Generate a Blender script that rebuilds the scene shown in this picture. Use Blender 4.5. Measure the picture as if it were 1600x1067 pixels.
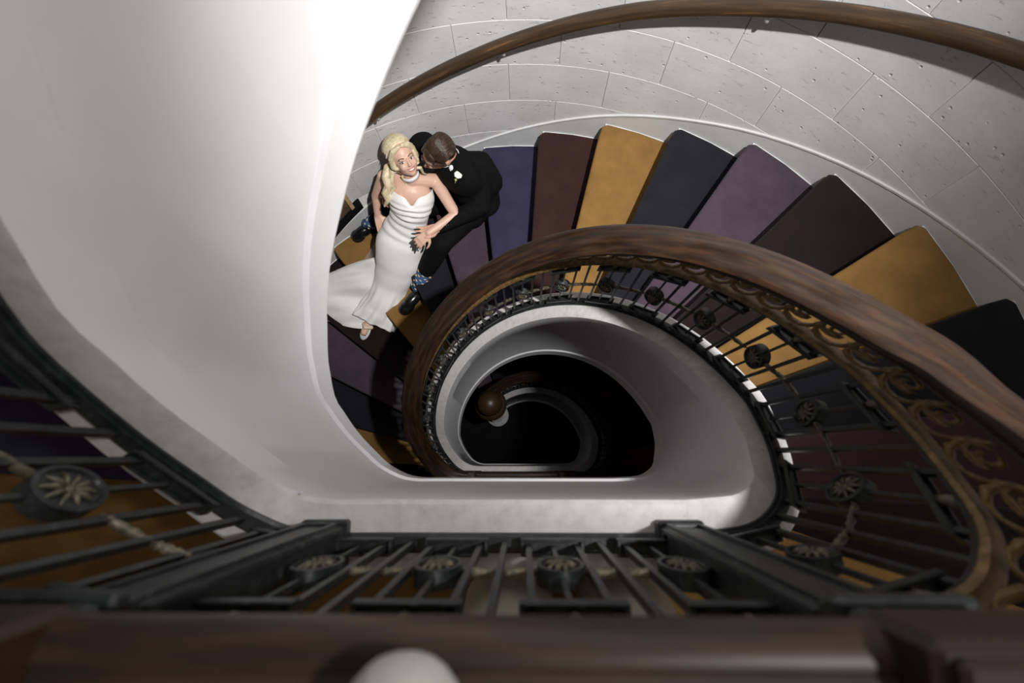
import bpy, bmesh, math, random
from mathutils import Vector, Matrix
random.seed(7)
PI = math.pi
SC = bpy.context.scene
COL = SC.collection
for _o in list(bpy.data.objects): bpy.data.objects.remove(_o)

# ------------------------------------------------------------------ camera, light, exposure
CAM_Z = 1.80                      # lens height above the upper landing (z = 0)
FPX, NADIR = 889.0, (818.0, 711.0)
def cam_axes():
    n = Vector((NADIR[0]-800, -(NADIR[1]-533.5), -FPX)).normalized()     # straight down, in camera axes
    x = (Vector((1, 0, 0)) - n*n.x).normalized()
    y = (-n).cross(x)
    return x, y, -n
_X, _Y, _Z = cam_axes()
cam = bpy.data.cameras.new('camera'); cam_o = bpy.data.objects.new('camera', cam); COL.objects.link(cam_o)
cam.sensor_width = 36.0; cam.lens = 36.0*FPX/1600.0; cam.clip_start = 0.02; cam.clip_end = 60
M3 = Matrix((_X, _Y, _Z))         # camera axes -> world
cam_o.matrix_world = Matrix.Translation((0, 0, CAM_Z)) @ M3.to_4x4()
cam.dof.use_dof = True; cam.dof.focus_distance = 3.5; cam.dof.aperture_fstop = 3.5
SC.camera = cam_o

W = bpy.data.worlds.new('world'); SC.world = W; W.use_nodes = True
W.node_tree.nodes['Background'].inputs[0].default_value = (1.0, 0.84, 0.70, 1)
W.node_tree.nodes['Background'].inputs[1].default_value = 0.22

LP = Vector((0.78, 0.12, 2.70))   # flash head high over the right-hand steps, aimed across the well: hot centre and wide spill
for nm, en, size, bl in (('flash', 950, 63, 1.0), ('flash_spill', 62, 150, .6)):
    fl = bpy.data.lights.new(nm, 'SPOT'); fl.energy = en; fl.color = (1.0, 0.985, 0.97)
    fl.spot_size = math.radians(size); fl.spot_blend = bl; fl.shadow_soft_size = 0.045
    fl_o = bpy.data.objects.new(nm, fl); COL.objects.link(fl_o); fl_o.location = LP
    fl_o.rotation_euler = (Vector((-0.05, 1.90, -1.7)) - LP).to_track_quat('-Z', 'Y').to_euler()

SC.view_settings.view_transform = 'Standard'; SC.view_settings.look = 'None'
SC.view_settings.gamma = 1.0; SC.view_settings.use_curve_mapping = False
SC.view_settings.exposure = 0.0

# ------------------------------------------------------------------ helpers
def at(px, py, d):
    """world point seen at pixel (px,py) of the 1600x1067 frame, d metres below the lens"""
    v = M3 @ Vector((px-800, -(py-533.5), -FPX))
    v = v * (d / -v.z)
    return Vector((v.x, v.y, CAM_Z - d))

def tag(o, label=None, cat=None, group=None, kind=None):
    if label: o['label'] = label
    if cat: o['category'] = cat
    if group: o['group'] = group
    if kind: o['kind'] = kind
    return o

def empty(name, loc=(0, 0, 0)):
    o = bpy.data.objects.new(name, None); COL.objects.link(o); o.location = loc
    o.empty_display_size = 0.05
    return o

def mesh(name, verts, faces, mat=None, smooth=False):
    me = bpy.data.meshes.new(name); me.from_pydata([tuple(v) for v in verts], [], faces); me.update()
    if mat: me.materials.append(mat)
    if smooth: me.polygons.foreach_set('use_smooth', [True]*len(me.polygons))
    return me

def obj(name, me, parent=None, M=None):
    o = bpy.data.objects.new(name, me); COL.objects.link(o)
    if parent: o.parent = parent
    if M is not None: o.matrix_local = M
    return o

def bm_mesh(name, bm, mat=None, smooth=False):
    bmesh.ops.recalc_face_normals(bm, faces=bm.faces)
    me = bpy.data.meshes.new(name); bm.to_mesh(me); bm.free()
    if mat:
        for m in (mat if isinstance(mat, (list, tuple)) else [mat]): me.materials.append(m)
    if smooth: me.polygons.foreach_set('use_smooth', [True]*len(me.polygons))
    return me

def bx(bm, cx, cy, cz, sx, sy, sz, bev=0.0):
    r = bmesh.ops.create_cube(bm, size=1.0)
    for v in r['verts']: v.co = Vector((cx+v.co.x*sx, cy+v.co.y*sy, cz+v.co.z*sz))
    if bev > 0:
        es = {e for v in r['verts'] for e in v.link_edges}
        bmesh.ops.bevel(bm, geom=list(es), offset=bev, segments=1, affect='EDGES')

def tube(bm, pts, rads, seg=8, cap=True, squash=None):
    """tube through pts with a radius per point; squash=(axis, factor) flattens along a world axis"""
    pts = [Vector(p) for p in pts]; n = len(pts); rings = []
    t0 = (pts[1]-pts[0]).normalized()
    ref = Vector((0, 0, 1)) if abs(t0.z) < 0.9 else Vector((1, 0, 0))
    u = t0.cross(ref).normalized()
    for i, p in enumerate(pts):
        t = (pts[min(i+1, n-1)] - pts[max(i-1, 0)])
        t = t.normalized() if t.length > 1e-9 else t0
        u = (u - t*u.dot(t)).normalized(); w = t.cross(u)
        r = rads[i] if hasattr(rads, '__len__') else rads
        ring = []
        for k in range(seg):
            a = 2*PI*k/seg
            off = u*math.cos(a)*r + w*math.sin(a)*r
            if squash: off[squash[0]] *= squash[1]
            ring.append(bm.verts.new(p+off))
        rings.append(ring)
    for i in range(n-1):
        for k in range(seg):
            bm.faces.new((rings[i][k], rings[i][(k+1) % seg], rings[i+1][(k+1) % seg], rings[i+1][k]))
    if cap:
        bm.faces.new(list(reversed(rings[0]))); bm.faces.new(rings[-1])

def ell(bm, c, r, rot=None, seg=16, rings=10):
    """ellipsoid"""
    m = Matrix.Translation(Vector(c)) @ (rot.to_4x4() if rot is not None else Matrix.Identity(4)) @ Matrix.Diagonal((r[0], r[1], r[2], 1))
    bmesh.ops.create_uvsphere(bm, u_segments=seg, v_segments=rings, radius=1.0, matrix=m)

def sweep(frames, profile, closed=True, caps=True):
    """frames: list of (origin, side, up); profile: list of (a, b) -> origin + side*a + up*b"""
    V, F = [], []; m = len(profile)
    for o, s, u in frames:
        for a, b in profile: V.append(o + s*a + u*b)
    for i in range(len(frames)-1):
        for k in range(m if closed else m-1):
            k2 = (k+1) % m
            F.append((i*m+k, i*m+k2, (i+1)*m+k2, (i+1)*m+k))
    if closed and caps:
        F.append(tuple(range(m-1, -1, -1))); F.append(tuple((len(frames)-1)*m+k for k in range(m)))
    return V, F

def fix_normals(me):
    bm = bmesh.new(); bm.from_mesh(me); bmesh.ops.recalc_face_normals(bm, faces=bm.faces); bm.to_mesh(me); bm.free()

# ------------------------------------------------------------------ materials
def nodes(name):
    m = bpy.data.materials.new(name); m.use_nodes = True
    nt = m.node_tree; b = nt.nodes['Principled BSDF']
    return m, nt, b
def ramp(nt, fac, stops):
    r = nt.nodes.new('ShaderNodeValToRGB')
    els = r.color_ramp.elements
    while len(els) < len(stops): els.new(0.5)
    for e, (p, c) in zip(els, stops): e.position = p; e.color = (*c, 1)
    nt.links.new(fac, r.inputs[0]); return r.outputs[0]
def noise(nt, scale, detail=4, rough=0.55, coords='Object', dist=0.0, stretch=None):
    tc = nt.nodes.new('ShaderNodeTexCoord'); n = nt.nodes.new('ShaderNodeTexNoise')
    n.inputs['Scale'].default_value = scale; n.inputs['Detail'].default_value = detail
    n.inputs['Roughness'].default_value = rough; n.inputs['Distortion'].default_value = dist
    if stretch:
        mp = nt.nodes.new('ShaderNodeMapping'); mp.inputs['Scale'].default_value = stretch
        nt.links.new(tc.outputs[coords], mp.inputs[0]); nt.links.new(mp.outputs[0], n.inputs['Vector'])
    else: nt.links.new(tc.outputs[coords], n.inputs['Vector'])
    return n.outputs['Fac']
def bump(nt, b, h, strength, dist=0.01):
    bp = nt.nodes.new('ShaderNodeBump'); bp.inputs['Strength'].default_value = strength; bp.inputs['Distance'].default_value = dist
    nt.links.new(h, bp.inputs['Height']); nt.links.new(bp.outputs[0], b.inputs['Normal'])
def plain(name, col, rough=0.5, metal=0.0, var=0.0, vscale=20, bmp=0.0, bscale=60, spec=None, sheen=0.0, coords='Object'):
    m, nt, b = nodes(name)
    b.inputs['Base Color'].default_value = (*col, 1); b.inputs['Roughness'].default_value = rough; b.inputs['Metallic'].default_value = metal
    if spec is not None: b.inputs['Specular IOR Level'].default_value = spec
    if sheen: b.inputs['Sheen Weight'].default_value = sheen
    if var:
        c = ramp(nt, noise(nt, vscale, coords=coords), [(0.3, tuple(x*(1-var) for x in col)), (0.7, tuple(min(1, x*(1+var)) for x in col))])
        nt.links.new(c, b.inputs['Base Color'])
    if bmp: bump(nt, b, noise(nt, bscale, 6, coords=coords), bmp)
    return m

MAT = {}
def build_materials():
    # smooth plaster of the well lining, a little soiled
    m, nt, b = nodes('plaster')
    c = ramp(nt, noise(nt, 3.0, 5), [(0.25, (.66, .655, .665)), (0.6, (.73, .725, .74))])
    nt.links.new(c, b.inputs['Base Color']); b.inputs['Roughness'].default_value = .55
    bump(nt, b, noise(nt, 5, 3), .12, .01); MAT['plaster'] = m
    # worn painted ledge: small brown noise patches in the off-white
    m, nt, b = nodes('ledge_paint')
    c = ramp(nt, noise(nt, 34, 6, .65), [(0.0, (.12, .06, .02)), (0.27, (.25, .13, .05)), (0.31, (.52, .51, .49)), (0.6, (.64, .63, .63))])
    nt.links.new(c, b.inputs['Base Color']); b.inputs['Roughness'].default_value = .6; MAT['ledge'] = m
    # painted block wall with pits
    m, nt, b = nodes('block_paint')
    c = ramp(nt, noise(nt, 2.2, 4, coords='Generated'), [(0.3, (.60, .60, .60)), (0.7, (.69, .69, .695))])
    v = nt.nodes.new('ShaderNodeTexVoronoi'); v.inputs['Scale'].default_value = 16
    tc = nt.nodes.new('ShaderNodeNewGeometry'); nt.links.new(tc.outputs['Position'], v.inputs['Vector'])
    p = ramp(nt, v.outputs['Distance'], [(0.0, (0, 0, 0)), (0.05, (0, 0, 0)), (0.12, (1, 1, 1))])
    nz = noise(nt, 15, 6, .72, stretch=(1, 1, 3.2)); nt.links.new(tc.outputs['Position'], nz.node.inputs['Vector'].links[0].from_node.inputs[0])
    n2 = ramp(nt, nz, [(0.335, (0, 0, 0)), (0.375, (1, 1, 1))])
    mx = nt.nodes.new('ShaderNodeMath'); mx.operation = 'MINIMUM'
    nt.links.new(p, mx.inputs[0]); nt.links.new(n2, mx.inputs[1])
    ad = nt.nodes.new('ShaderNodeMath'); ad.operation = 'MULTIPLY_ADD'; ad.inputs[1].default_value = .25
    nt.links.new(noise(nt, 40, 5), ad.inputs[0]); nt.links.new(mx.outputs[0], ad.inputs[2])
    nt.links.new(c, b.inputs['Base Color']); b.inputs['Roughness'].default_value = .5
    bump(nt, b, ad.outputs[0], .75, .005); MAT['block'] = m
    MAT['joint'] = plain('joint_fill', (.46, .46, .455), .8)
    MAT['skirt'] = plain('skirting_paint', (.62, .625, .625), .55, var=.06, vscale=6, bmp=.1, bscale=30)
    # stained, worn handrail timber
    m, nt, b = nodes('handrail_wood')
    g = noise(nt, 14, 6, .62, coords='UV', stretch=(.45, 4, 1))
    c = ramp(nt, g, [(0.30, (.008, .0030, .0013)), (0.48, (.021, .0095, .0045)), (0.60, (.046, .0195, .0080)), (0.72, (.046, .031, .025))])
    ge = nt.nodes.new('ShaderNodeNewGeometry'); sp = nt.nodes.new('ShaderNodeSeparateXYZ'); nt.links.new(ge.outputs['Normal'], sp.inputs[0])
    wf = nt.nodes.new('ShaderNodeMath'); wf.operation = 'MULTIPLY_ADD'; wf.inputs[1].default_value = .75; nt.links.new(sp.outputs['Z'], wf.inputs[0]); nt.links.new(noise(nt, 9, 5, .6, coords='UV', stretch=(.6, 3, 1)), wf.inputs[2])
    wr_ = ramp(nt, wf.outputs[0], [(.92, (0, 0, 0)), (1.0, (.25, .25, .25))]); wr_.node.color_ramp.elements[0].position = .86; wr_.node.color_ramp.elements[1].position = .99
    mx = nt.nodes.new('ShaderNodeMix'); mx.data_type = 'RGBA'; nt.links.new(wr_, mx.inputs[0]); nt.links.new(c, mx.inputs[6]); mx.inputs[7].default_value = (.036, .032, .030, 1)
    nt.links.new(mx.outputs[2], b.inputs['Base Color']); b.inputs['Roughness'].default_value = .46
    b.inputs['Specular IOR Level'].default_value = .32; b.inputs['Coat Weight'].default_value = .03; b.inputs['Coat Roughness'].default_value = .3
    bump(nt, b, g, .08, .004); MAT['wood'] = m
    m, nt, b = nodes('dark_wood')
    g = noise(nt, 12, 6, .6, coords='UV', stretch=(.3, 4, 1))
    c = ramp(nt, g, [(0.3, (.022, .012, .006)), (0.6, (.055, .030, .014)), (0.75, (.17, .085, .03))])
    nt.links.new(c, b.inputs['Base Color']); b.inputs['Roughness'].default_value = .4; MAT['dwood'] = m
    # black painted iron, rubbed and chalky in places
    m, nt, b = nodes('iron')
    c = ramp(nt, noise(nt, 45, 6, .7), [(0.3, (.010, .012, .012)), (0.58, (.028, .033, .033)), (0.70, (.075, .085, .085)), (0.78, (.20, .15, .10))])
    nt.links.new(c, b.inputs['Base Color']); b.inputs['Roughness'].default_value = .42; b.inputs['Metallic'].default_value = .25
    bump(nt, b, noise(nt, 120, 4), .25, .002); MAT['iron'] = m
    m, nt, b = nodes('gilding')
    c = ramp(nt, noise(nt, 60, 5, .6), [(0.3, (.08, .045, .014)), (0.6, (.22, .13, .045)), (0.8, (.36, .24, .10))])
    nt.links.new(c, b.inputs['Base Color']); b.inputs['Roughness'].default_value = .5; b.inputs['Metallic'].default_value = .3
    MAT['gilt'] = m
    m, nt, b = nodes('aged_bronze')
    c = ramp(nt, noise(nt, 80, 5, .6), [(0.3, (.05, .045, .035)), (0.55, (.14, .12, .08)), (0.8, (.28, .22, .14))])
    nt.links.new(c, b.inputs['Base Color']); b.inputs['Roughness'].default_value = .5; b.inputs['Metallic'].default_value = .3
    MAT['bronze'] = m
    def carpet(k, col):
        m, nt, b = nodes('carpet_'+k)
        c = ramp(nt, noise(nt, 7, 5, .6), [(0.3, tuple(x*.82 for x in col)), (0.7, tuple(x*1.15 for x in col))])
        nt.links.new(c, b.inputs['Base Color']); b.inputs['Roughness'].default_value = .95
        b.inputs['Specular IOR Level'].default_value = .1; b.inputs['Sheen Weight'].default_value = .05; b.inputs['Sheen Roughness'].default_value = .6
        bump(nt, b, noise(nt, 420, 2), .5, .003); MAT['c_'+k] = m
    carpet('gold', (.225, .122, .037)); carpet('charcoal', (.0125, .0125, .016)); carpet('purple', (.060, .041, .054))
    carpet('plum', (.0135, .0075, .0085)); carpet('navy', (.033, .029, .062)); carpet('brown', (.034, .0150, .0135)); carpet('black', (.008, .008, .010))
    carpet('maroon', (.034, .014, .017))
build_materials()

# ------------------------------------------------------------------ the plan of the well
RW = 2.22                                   # outer wall radius
CW = Vector((-0.022, -0.104))               # its centre
RISE = 0.18; STOREY = 18*RISE
X0, CY, RC = 0.02, 0.08, 0.611
def _plan():
    half = [(.36, -.135), (.41, -.129), (.46, -.110), (.51, -.076), (.548, -.025), (.578, .03), (.597, .09), (.606, .15)]
    for a in range(14, 91, 4): half.append((RC*math.cos(math.radians(a)), CY+RC*math.sin(math.radians(a))))
    pts = half + [(-x, y) for x, y in reversed(half[:-1])]
    pts = [Vector((x+X0, y)) for x, y in pts]
    # Catmull-Rom, then even arc length
    den = []
    for i in range(len(pts)-1):
        p0, p1, p2, p3 = pts[max(i-1, 0)], pts[i], pts[i+1], pts[min(i+2, len(pts)-1)]
        for k in range(8):
            t = k/8
            den.append(.5*((2*p1)+(p2-p0)*t+(2*p0-5*p1+4*p2-p3)*t*t+(3*p1-p0-3*p2+p3)*t**3))
    den.append(pts[-1])
    return den
def resample(pts, n):
    L = [0]
    for a, b in zip(pts, pts[1:]): L.append(L[-1]+(b-a).length)
    out = []; j = 0
    for i in range(n):
        s = L[-1]*i/(n-1)
        while j < len(pts)-2 and L[j+1] < s: j += 1
        t = (s-L[j])/max(1e-9, L[j+1]-L[j]); out.append(pts[j].lerp(pts[j+1], t))
    return out, L[-1]
NP = 181
PLAN, PLEN = resample(_plan(), NP)          # curve from the right corner, round the far side, to the left corner
def azim(p):
    a = math.degrees(math.atan2(p.y-CW.y, p.x-CW.x))
    return a+360 if a < -90 else a
def interp(x, xs, ys):
    if x <= xs[0]: return ys[0]
    for i in range(len(xs)-1):
        if x <= xs[i+1]: return ys[i]+(ys[i+1]-ys[i])*(x-xs[i])/(xs[i+1]-xs[i])
    return ys[-1]
def n_raw(az):                               # how many risers above the lower landing the pitch line stands
    return interp(az, [-12, -4, 4, 14, 25, 140, 158, 170, 180], [18, 17.75, 16.95, 15.6, 14.45, 4.09, 2.15, .75, 0])
def n_of(az):                               # smoothed, so the well lining has no kinks
    return sum(n_raw(az+k*1.6) for k in range(-6, 7))/13
PARA = 0.74                                 # parapet above the pitch line
def zb(p, storey=0):
    z = PARA - (18-n_of(azim(p)))*RISE + storey*STOREY
    if storey == 1: z -= interp(azim(p), [95, 108, 122, 140, 150, 157], [.01, .045, .07, .07, .03, 0])      # the flight above starts more gently
    return z
def rho_at(az):                             # parapet radius about the wall's centre
    best = min(PLAN, key=lambda p: abs(azim(p)-az)); return (best-CW).length

def normal_at(i):
    a, b = PLAN[max(i-1, 0)], PLAN[min(i+1, NP-1)]
    t = (b-a).normalized(); return Vector((t.y, -t.x))      # outward
def run_frames(i0, i1, storey, step=1, off=0.0, dz=0.0, sloped=False):
    fr = []
    for i in range(i0, i1+1, step):
        p = PLAN[i]; n = normal_at(i); q = p+n*off
        fr.append((Vector((q.x, q.y, zb(p, storey)+dz)), Vector((n.x, n.y, 0)), Vector((0, 0, 1))))
    return fr
PL = Vector((PLAN[-1].x, -.135)); PR = Vector((PLAN[0].x, -.135))
def straight_frames(storey, n=8, dz=0.0, off=0.0):
    fr = []
    for k in range(n+1):
        p = PL.lerp(PR, k/n); fr.append((Vector((p.x, p.y-off, PARA+storey*STOREY+dz)), Vector((0, -1, 0)), Vector((0, 0, 1))))
    return fr

# ------------------------------------------------------------------ the setting: parapet wall of the well
HF = 0.98                                   # height of its well-side face
prof = [(.066, -.70), (.066, -.006), (.060, 0.0), (-.048, 0.0), (-.056, -.006), (-.058, -.16), (-.052, -.175), (-.052, -HF+.150), (-.046, -HF+.143), (-.060, -HF+.132),
        (-.060, -HF+.018), (-.052, -HF), (-.03, -HF-.004), (.066, -HF+.02)]
def well_wall():
    fr = run_frames(70, NP-1, 1, 2)                       # rising flight
    fr += straight_frames(0)[1:-1]
    fr += run_frames(0, NP-1, 0, 2)
    fr += straight_frames(-1)[1:-1]
    fr += run_frames(0, 118, -1, 2)
    V, F = sweep(fr, prof)
    me = mesh('wall_well', V, F); fix_normals(me)
    me.materials.append(MAT['plaster']); me.materials.append(MAT['ledge'])
    m = len(prof)
    for p in me.polygons:
        ks = {v % m for v in p.vertices}
        if len(p.vertices) == 4 and ks <= {2, 3, 4}: p.material_index = 1
        if len(p.vertices) == 4 and not (ks <= {3, 4} or ks <= {8, 9}): p.use_smooth = True
    me.set_sharp_from_angle(angle=math.radians(35))
    o = obj('wall_well', me)
    tag(o, 'white plastered parapet wall winding down around the open well', 'wall', kind='structure')
well_wall()

# outer wall: curved courses of big painted blocks
CH = 0.147*RW                                # course height
ZA = CAM_Z - 1.399*RW                        # a known joint level
wall = empty('wall_outer', (CW.x, CW.y, 0)); tag(wall, 'curved outer wall of large pale grey painted blocks', 'wall', kind='structure')
def arc_slab(a0, a1, r0, r1, z0, z1, seg, bev=0.0):
    """a curved slab; inner face (towards the well) chamfered"""
    bm = bmesh.new(); rows = []
    for k in range(seg+1):
        a = math.radians(a0+(a1-a0)*k/seg); c, s = math.cos(a), math.sin(a)
        e0 = bev/r0 if k == 0 else (-bev/r0 if k == seg else 0)
        ci, si = math.cos(a+e0), math.sin(a+e0)
        rows.append([bm.verts.new((c*r1, s*r1, z0)), bm.verts.new((c*(r0+bev), s*(r0+bev), z0)), bm.verts.new((ci*r0, si*r0, z0+bev)),
                     bm.verts.new((ci*r0, si*r0, z1-bev)), bm.verts.new((c*(r0+bev), s*(r0+bev), z1)), bm.verts.new((c*r1, s*r1, z1))])
    for A, B in zip(rows, rows[1:]):
        for k in range(6): bm.faces.new((A[k], A[(k+1) % 6], B[(k+1) % 6], B[k]))
    bm.faces.new(rows[0]); bm.faces.new(list(reversed(rows[-1])))
    return bm
def outer_wall():
    bm = arc_slab(-88, 272, RW+.008, RW+.25, -6.2, 3.2, 96)
    obj('backing', bm_mesh('backing', bm, MAT['joint'], True), wall)
    proto = {}
    for k in range(-2, 16):
        z0 = ZA + k*CH
        base = 41.0 if k % 2 else 33.8
        a = base - 14.4*6
        while a < 205:
            if a+14.4 > -30:
                key = k % 2
                if key not in proto:
                    g = .02
                    proto[key] = bm_mesh('stone_block', arc_slab(g, 14.4-g, RW, RW+.04, .0008, CH-.0008, 7, .0025), MAT['block'], False)
                    for p in proto[key].polygons: p.use_smooth = False
                M = Matrix.Translation((0, 0, z0)) @ Matrix.Rotation(math.radians(a), 4, 'Z')
                obj('stone_block', proto[key], wall, M)
            a += 14.4
outer_wall()

def az_nosing(n): return interp(n, [0, 1, 5, 8, 9, 10, 11, 12, 13, 14, 15, 16, 17, 18],
                                [188, 177, 130.5, 96.4, 85.9, 75.7, 64.6, 54.1, 43.1, 31.4, 19.6, 8.2, -3.2, -14.6])
def n_tread(az):                            # inverse
    xs = [az_nosing(k) for k in range(18, -1, -1)]
    return interp(az, xs, list(range(18, -1, -1)))

# skirting that climbs the wall with the stair
def skirting(storey, a0, a1, name):
    fr = []
    for k in range(61):
        a = a0+(a1-a0)*k/60; r = math.radians(a)
        s = Vector((math.cos(r), math.sin(r), 0)); z = -(18-n_tread(a))*RISE+storey*STOREY
        fr.append((Vector((CW.x, CW.y, z))+s*(RW-.007), s, Vector((0, 0, 1))))
    V, F = sweep(fr, [(0.003, -.4), (0.003, .062), (-.003, .068), (-.003, .080), (.012, .083), (.012, -.4)])
    me = mesh(name, V, F, MAT['skirt'], False); fix_normals(me)
    o = obj(name, me); tag(o, 'thin raised skirting climbing the curved wall beside the steps' if storey == 0 else 'raised skirting on the wall of the flight above' if storey == 1 else 'dim skirting on the wall of the lowest flight', 'skirting', kind='structure')
skirting(0, -14, 188, 'baseboard_outer'); skirting(1, 60, 180, 'baseboard_upper'); skirting(-1, -14, 120, 'baseboard_lower')

# ------------------------------------------------------------------ stairs
COLORS = {1: 'gold', 2: 'charcoal', 3: 'purple', 4: 'plum', 5: 'gold', 6: 'charcoal', 7: 'purple', 8: 'navy', 9: 'brown', 10: 'gold', 11: 'charcoal', 12: 'purple',
          13: 'plum', 14: 'gold', 15: 'black', 16: 'maroon', 17: 'plum'}
def make_step(n, storey, col, parent):
    z = -(18-n)*RISE + storey*STOREY
    a0, a1 = az_nosing(n), az_nosing(n+1)            # nosing, next riser (a0 > a1)
    # carpet: profile from the foot of the riser round the nosing to the back of the tread, swept outwards
    V, F = [], []
    ri0 = rho_at(max(-4, a0))+.068; ri1 = rho_at(max(-4, a1))+.068
    ro = RW-.014
    stations = [0.0, .25, .5, .75, .93, .985, 1.0]
    for q, t in enumerate(stations):
        setback = [0, 0, 0, 0, 0, .006, .028][q]
        A0, A1 = math.radians(a0), math.radians(a1)
        r0 = ri0+(ro-ri0)*t; r1 = ri1+(ro-ri1)*t
        u0 = Vector((math.cos(A0), math.sin(A0))); t0 = Vector((-u0.y, u0.x))       # forward = downhill = growing azimuth
        u1 = Vector((math.cos(A1), math.sin(A1))); t1 = Vector((-u1.y, u1.x))
        oh = .024-setback
        P = []
        P.append((CW+u0*r0+t0*(-.004), z-RISE-.0))
        P.append((CW+u0*r0+t0*(-.004), z-.040))
        P.append((CW+u0*r0+t0*(oh-.010), z-.034))
        P.append((CW+u0*r0+t0*(oh-.001), z-.024))
        P.append((CW+u0*r0+t0*(oh), z-.013))
        P.append((CW+u0*r0+t0*(oh-.005), z-.004))
        P.append((CW+u0*r0+t0*(oh-.016), z))
        mid = (CW+u0*r0).lerp(CW+u1*r1, .5); dm = (mid-CW); mid = CW+dm.normalized()*(r0+r1)/2
        P.append((mid, z))
        P.append((CW+u1*r1+t1*(-.006), z))
        P.append((CW+u1*r1+t1*(-.006), z-.012))
        P.append((CW+u0*r0+t0*(-.016), z-.012))
        P.append((CW+u0*r0+t0*(-.016), z-RISE))
        if q == len(stations)-1: P = [(p, zz-.004 if zz > z-.01 else zz) for p, zz in P]
        V += [Vector((p.x, p.y, zz)) for p, zz in P]
    m = 12
    for i in range(len(stations)-1):
        for k in range(m): F.append((i*m+k, i*m+(k+1) % m, (i+1)*m+(k+1) % m, (i+1)*m+k))
    F.append(tuple(range(m))); F.append(tuple((len(stations)-1)*m+k for k in range(m)))
    cm = mesh('carpet', V, F, MAT['c_'+col], True); fix_normals(cm); cm.set_sharp_from_angle(angle=math.radians(50))
    # plaster step under it
    bm = bmesh.new(); rows = []
    for k in range(5):
        a = math.radians(a0+(a1-a0)*k/4); u = Vector((math.cos(a), math.sin(a)))
        ri = rho_at(max(-4, a0+(a1-a0)*k/4))+.05
        zl = z-.33+.18*k/4
        i_, o_ = CW+u*ri, CW+u*(RW+.02)
        rows.append([bm.verts.new((i_.x, i_.y, zl)), bm.verts.new((o_.x, o_.y, zl)), bm.verts.new((o_.x, o_.y, z-.0135)), bm.verts.new((i_.x, i_.y, z-.0135))])
    for A, B in zip(rows, rows[1:]):
        for k in range(4): bm.faces.new((A[k], A[(k+1) % 4], B[(k+1) % 4], B[k]))
    bm.faces.new(rows[0]); bm.faces.new(list(reversed(rows[-1])))
    # pull the front in behind the carpet
    st = obj('step', bm_mesh('step', bm, MAT['skirt']), parent)
    c = obj('carpet', cm, st)
    c['label'] = col.replace('c_', '')+' carpet wrapped over the tread and riser'
    return st
main = empty('staircase'); tag(main, 'spiral flight of differently coloured carpeted steps between the two landings', 'staircase')
for n in range(1, 18): make_step(n, 0, COLORS[n], main)
up = empty('staircase'); tag(up, 'dim near flight of carpeted steps rising behind the left-hand railing', 'staircase')
UPC = {1: 'navy', 2: 'black', 3: 'plum', 4: 'black', 5: 'brown', 6: 'charcoal', 7: 'purple', 8: 'plum', 9: 'gold', 10: 'charcoal'}
for n in range(1, 11): make_step(n, 1, UPC[n], up)
low = empty('staircase'); tag(low, 'dark lowest flight of carpeted steps seen deep through the well', 'staircase')
LWC = {6: 'purple', 7: 'black', 8: 'plum', 9: 'gold', 10: 'black', 11: 'brown', 12: 'charcoal', 13: 'gold', 14: 'black', 15: 'plum', 16: 'gold', 17: 'charcoal'}
for n in range(6, 18): make_step(n, -1, LWC[n], low)

def landing(z, col, name, label):
    """half-ring slab on the straight side of the well"""
    A = [az_nosing(18), -30, -50, -70, -90, -110, -130, -150, -170, -183]
    pts = [CW+Vector((math.cos(math.radians(a)), math.sin(math.radians(a))))*(RW+.02) for a in A]
    inner = [CW+Vector((math.cos(math.radians(177)), math.sin(math.radians(177))))*(rho_at(177)+.05)]
    inner += [Vector((PLAN[-8].x-.05, PLAN[-8].y-.03)), Vector((-.36, -.19)), Vector((.40, -.19)), Vector((PLAN[7].x+.05, PLAN[7].y-.03))]
    inner += [CW+Vector((math.cos(math.radians(-3)), math.sin(math.radians(-3))))*(rho_at(0)+.05)]
    poly = pts+inner
    bm = bmesh.new(); vs = [bm.verts.new((p.x, p.y, z)) for p in poly]
    f = bm.faces.new(vs); r = bmesh.ops.extrude_face_region(bm, geom=[f])
    for e in r['geom']:
        if isinstance(e, bmesh.types.BMVert): e.co.z -= .28
    bmesh.ops.triangulate(bm, faces=[x for x in bm.faces if len(x.verts) > 4])
    o = obj(name, bm_mesh(name, bm, MAT['c_'+col])); tag(o, label, 'floor', kind='structure')
landing(0, 'gold', 'floor_landing', 'gold carpeted upper landing behind the near railing')
landing(-STOREY, 'brown', 'floor_lower_landing', 'brown carpeted lower landing at the foot of the main flight')
# ground floor at the bottom of the well
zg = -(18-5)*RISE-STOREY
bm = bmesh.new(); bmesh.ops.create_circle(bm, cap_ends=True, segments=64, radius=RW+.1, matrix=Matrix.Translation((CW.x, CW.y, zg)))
tag(obj('floor', bm_mesh('floor', bm, MAT['c_black'])), 'black floor at the bottom of the well', 'floor', kind='structure')

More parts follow.
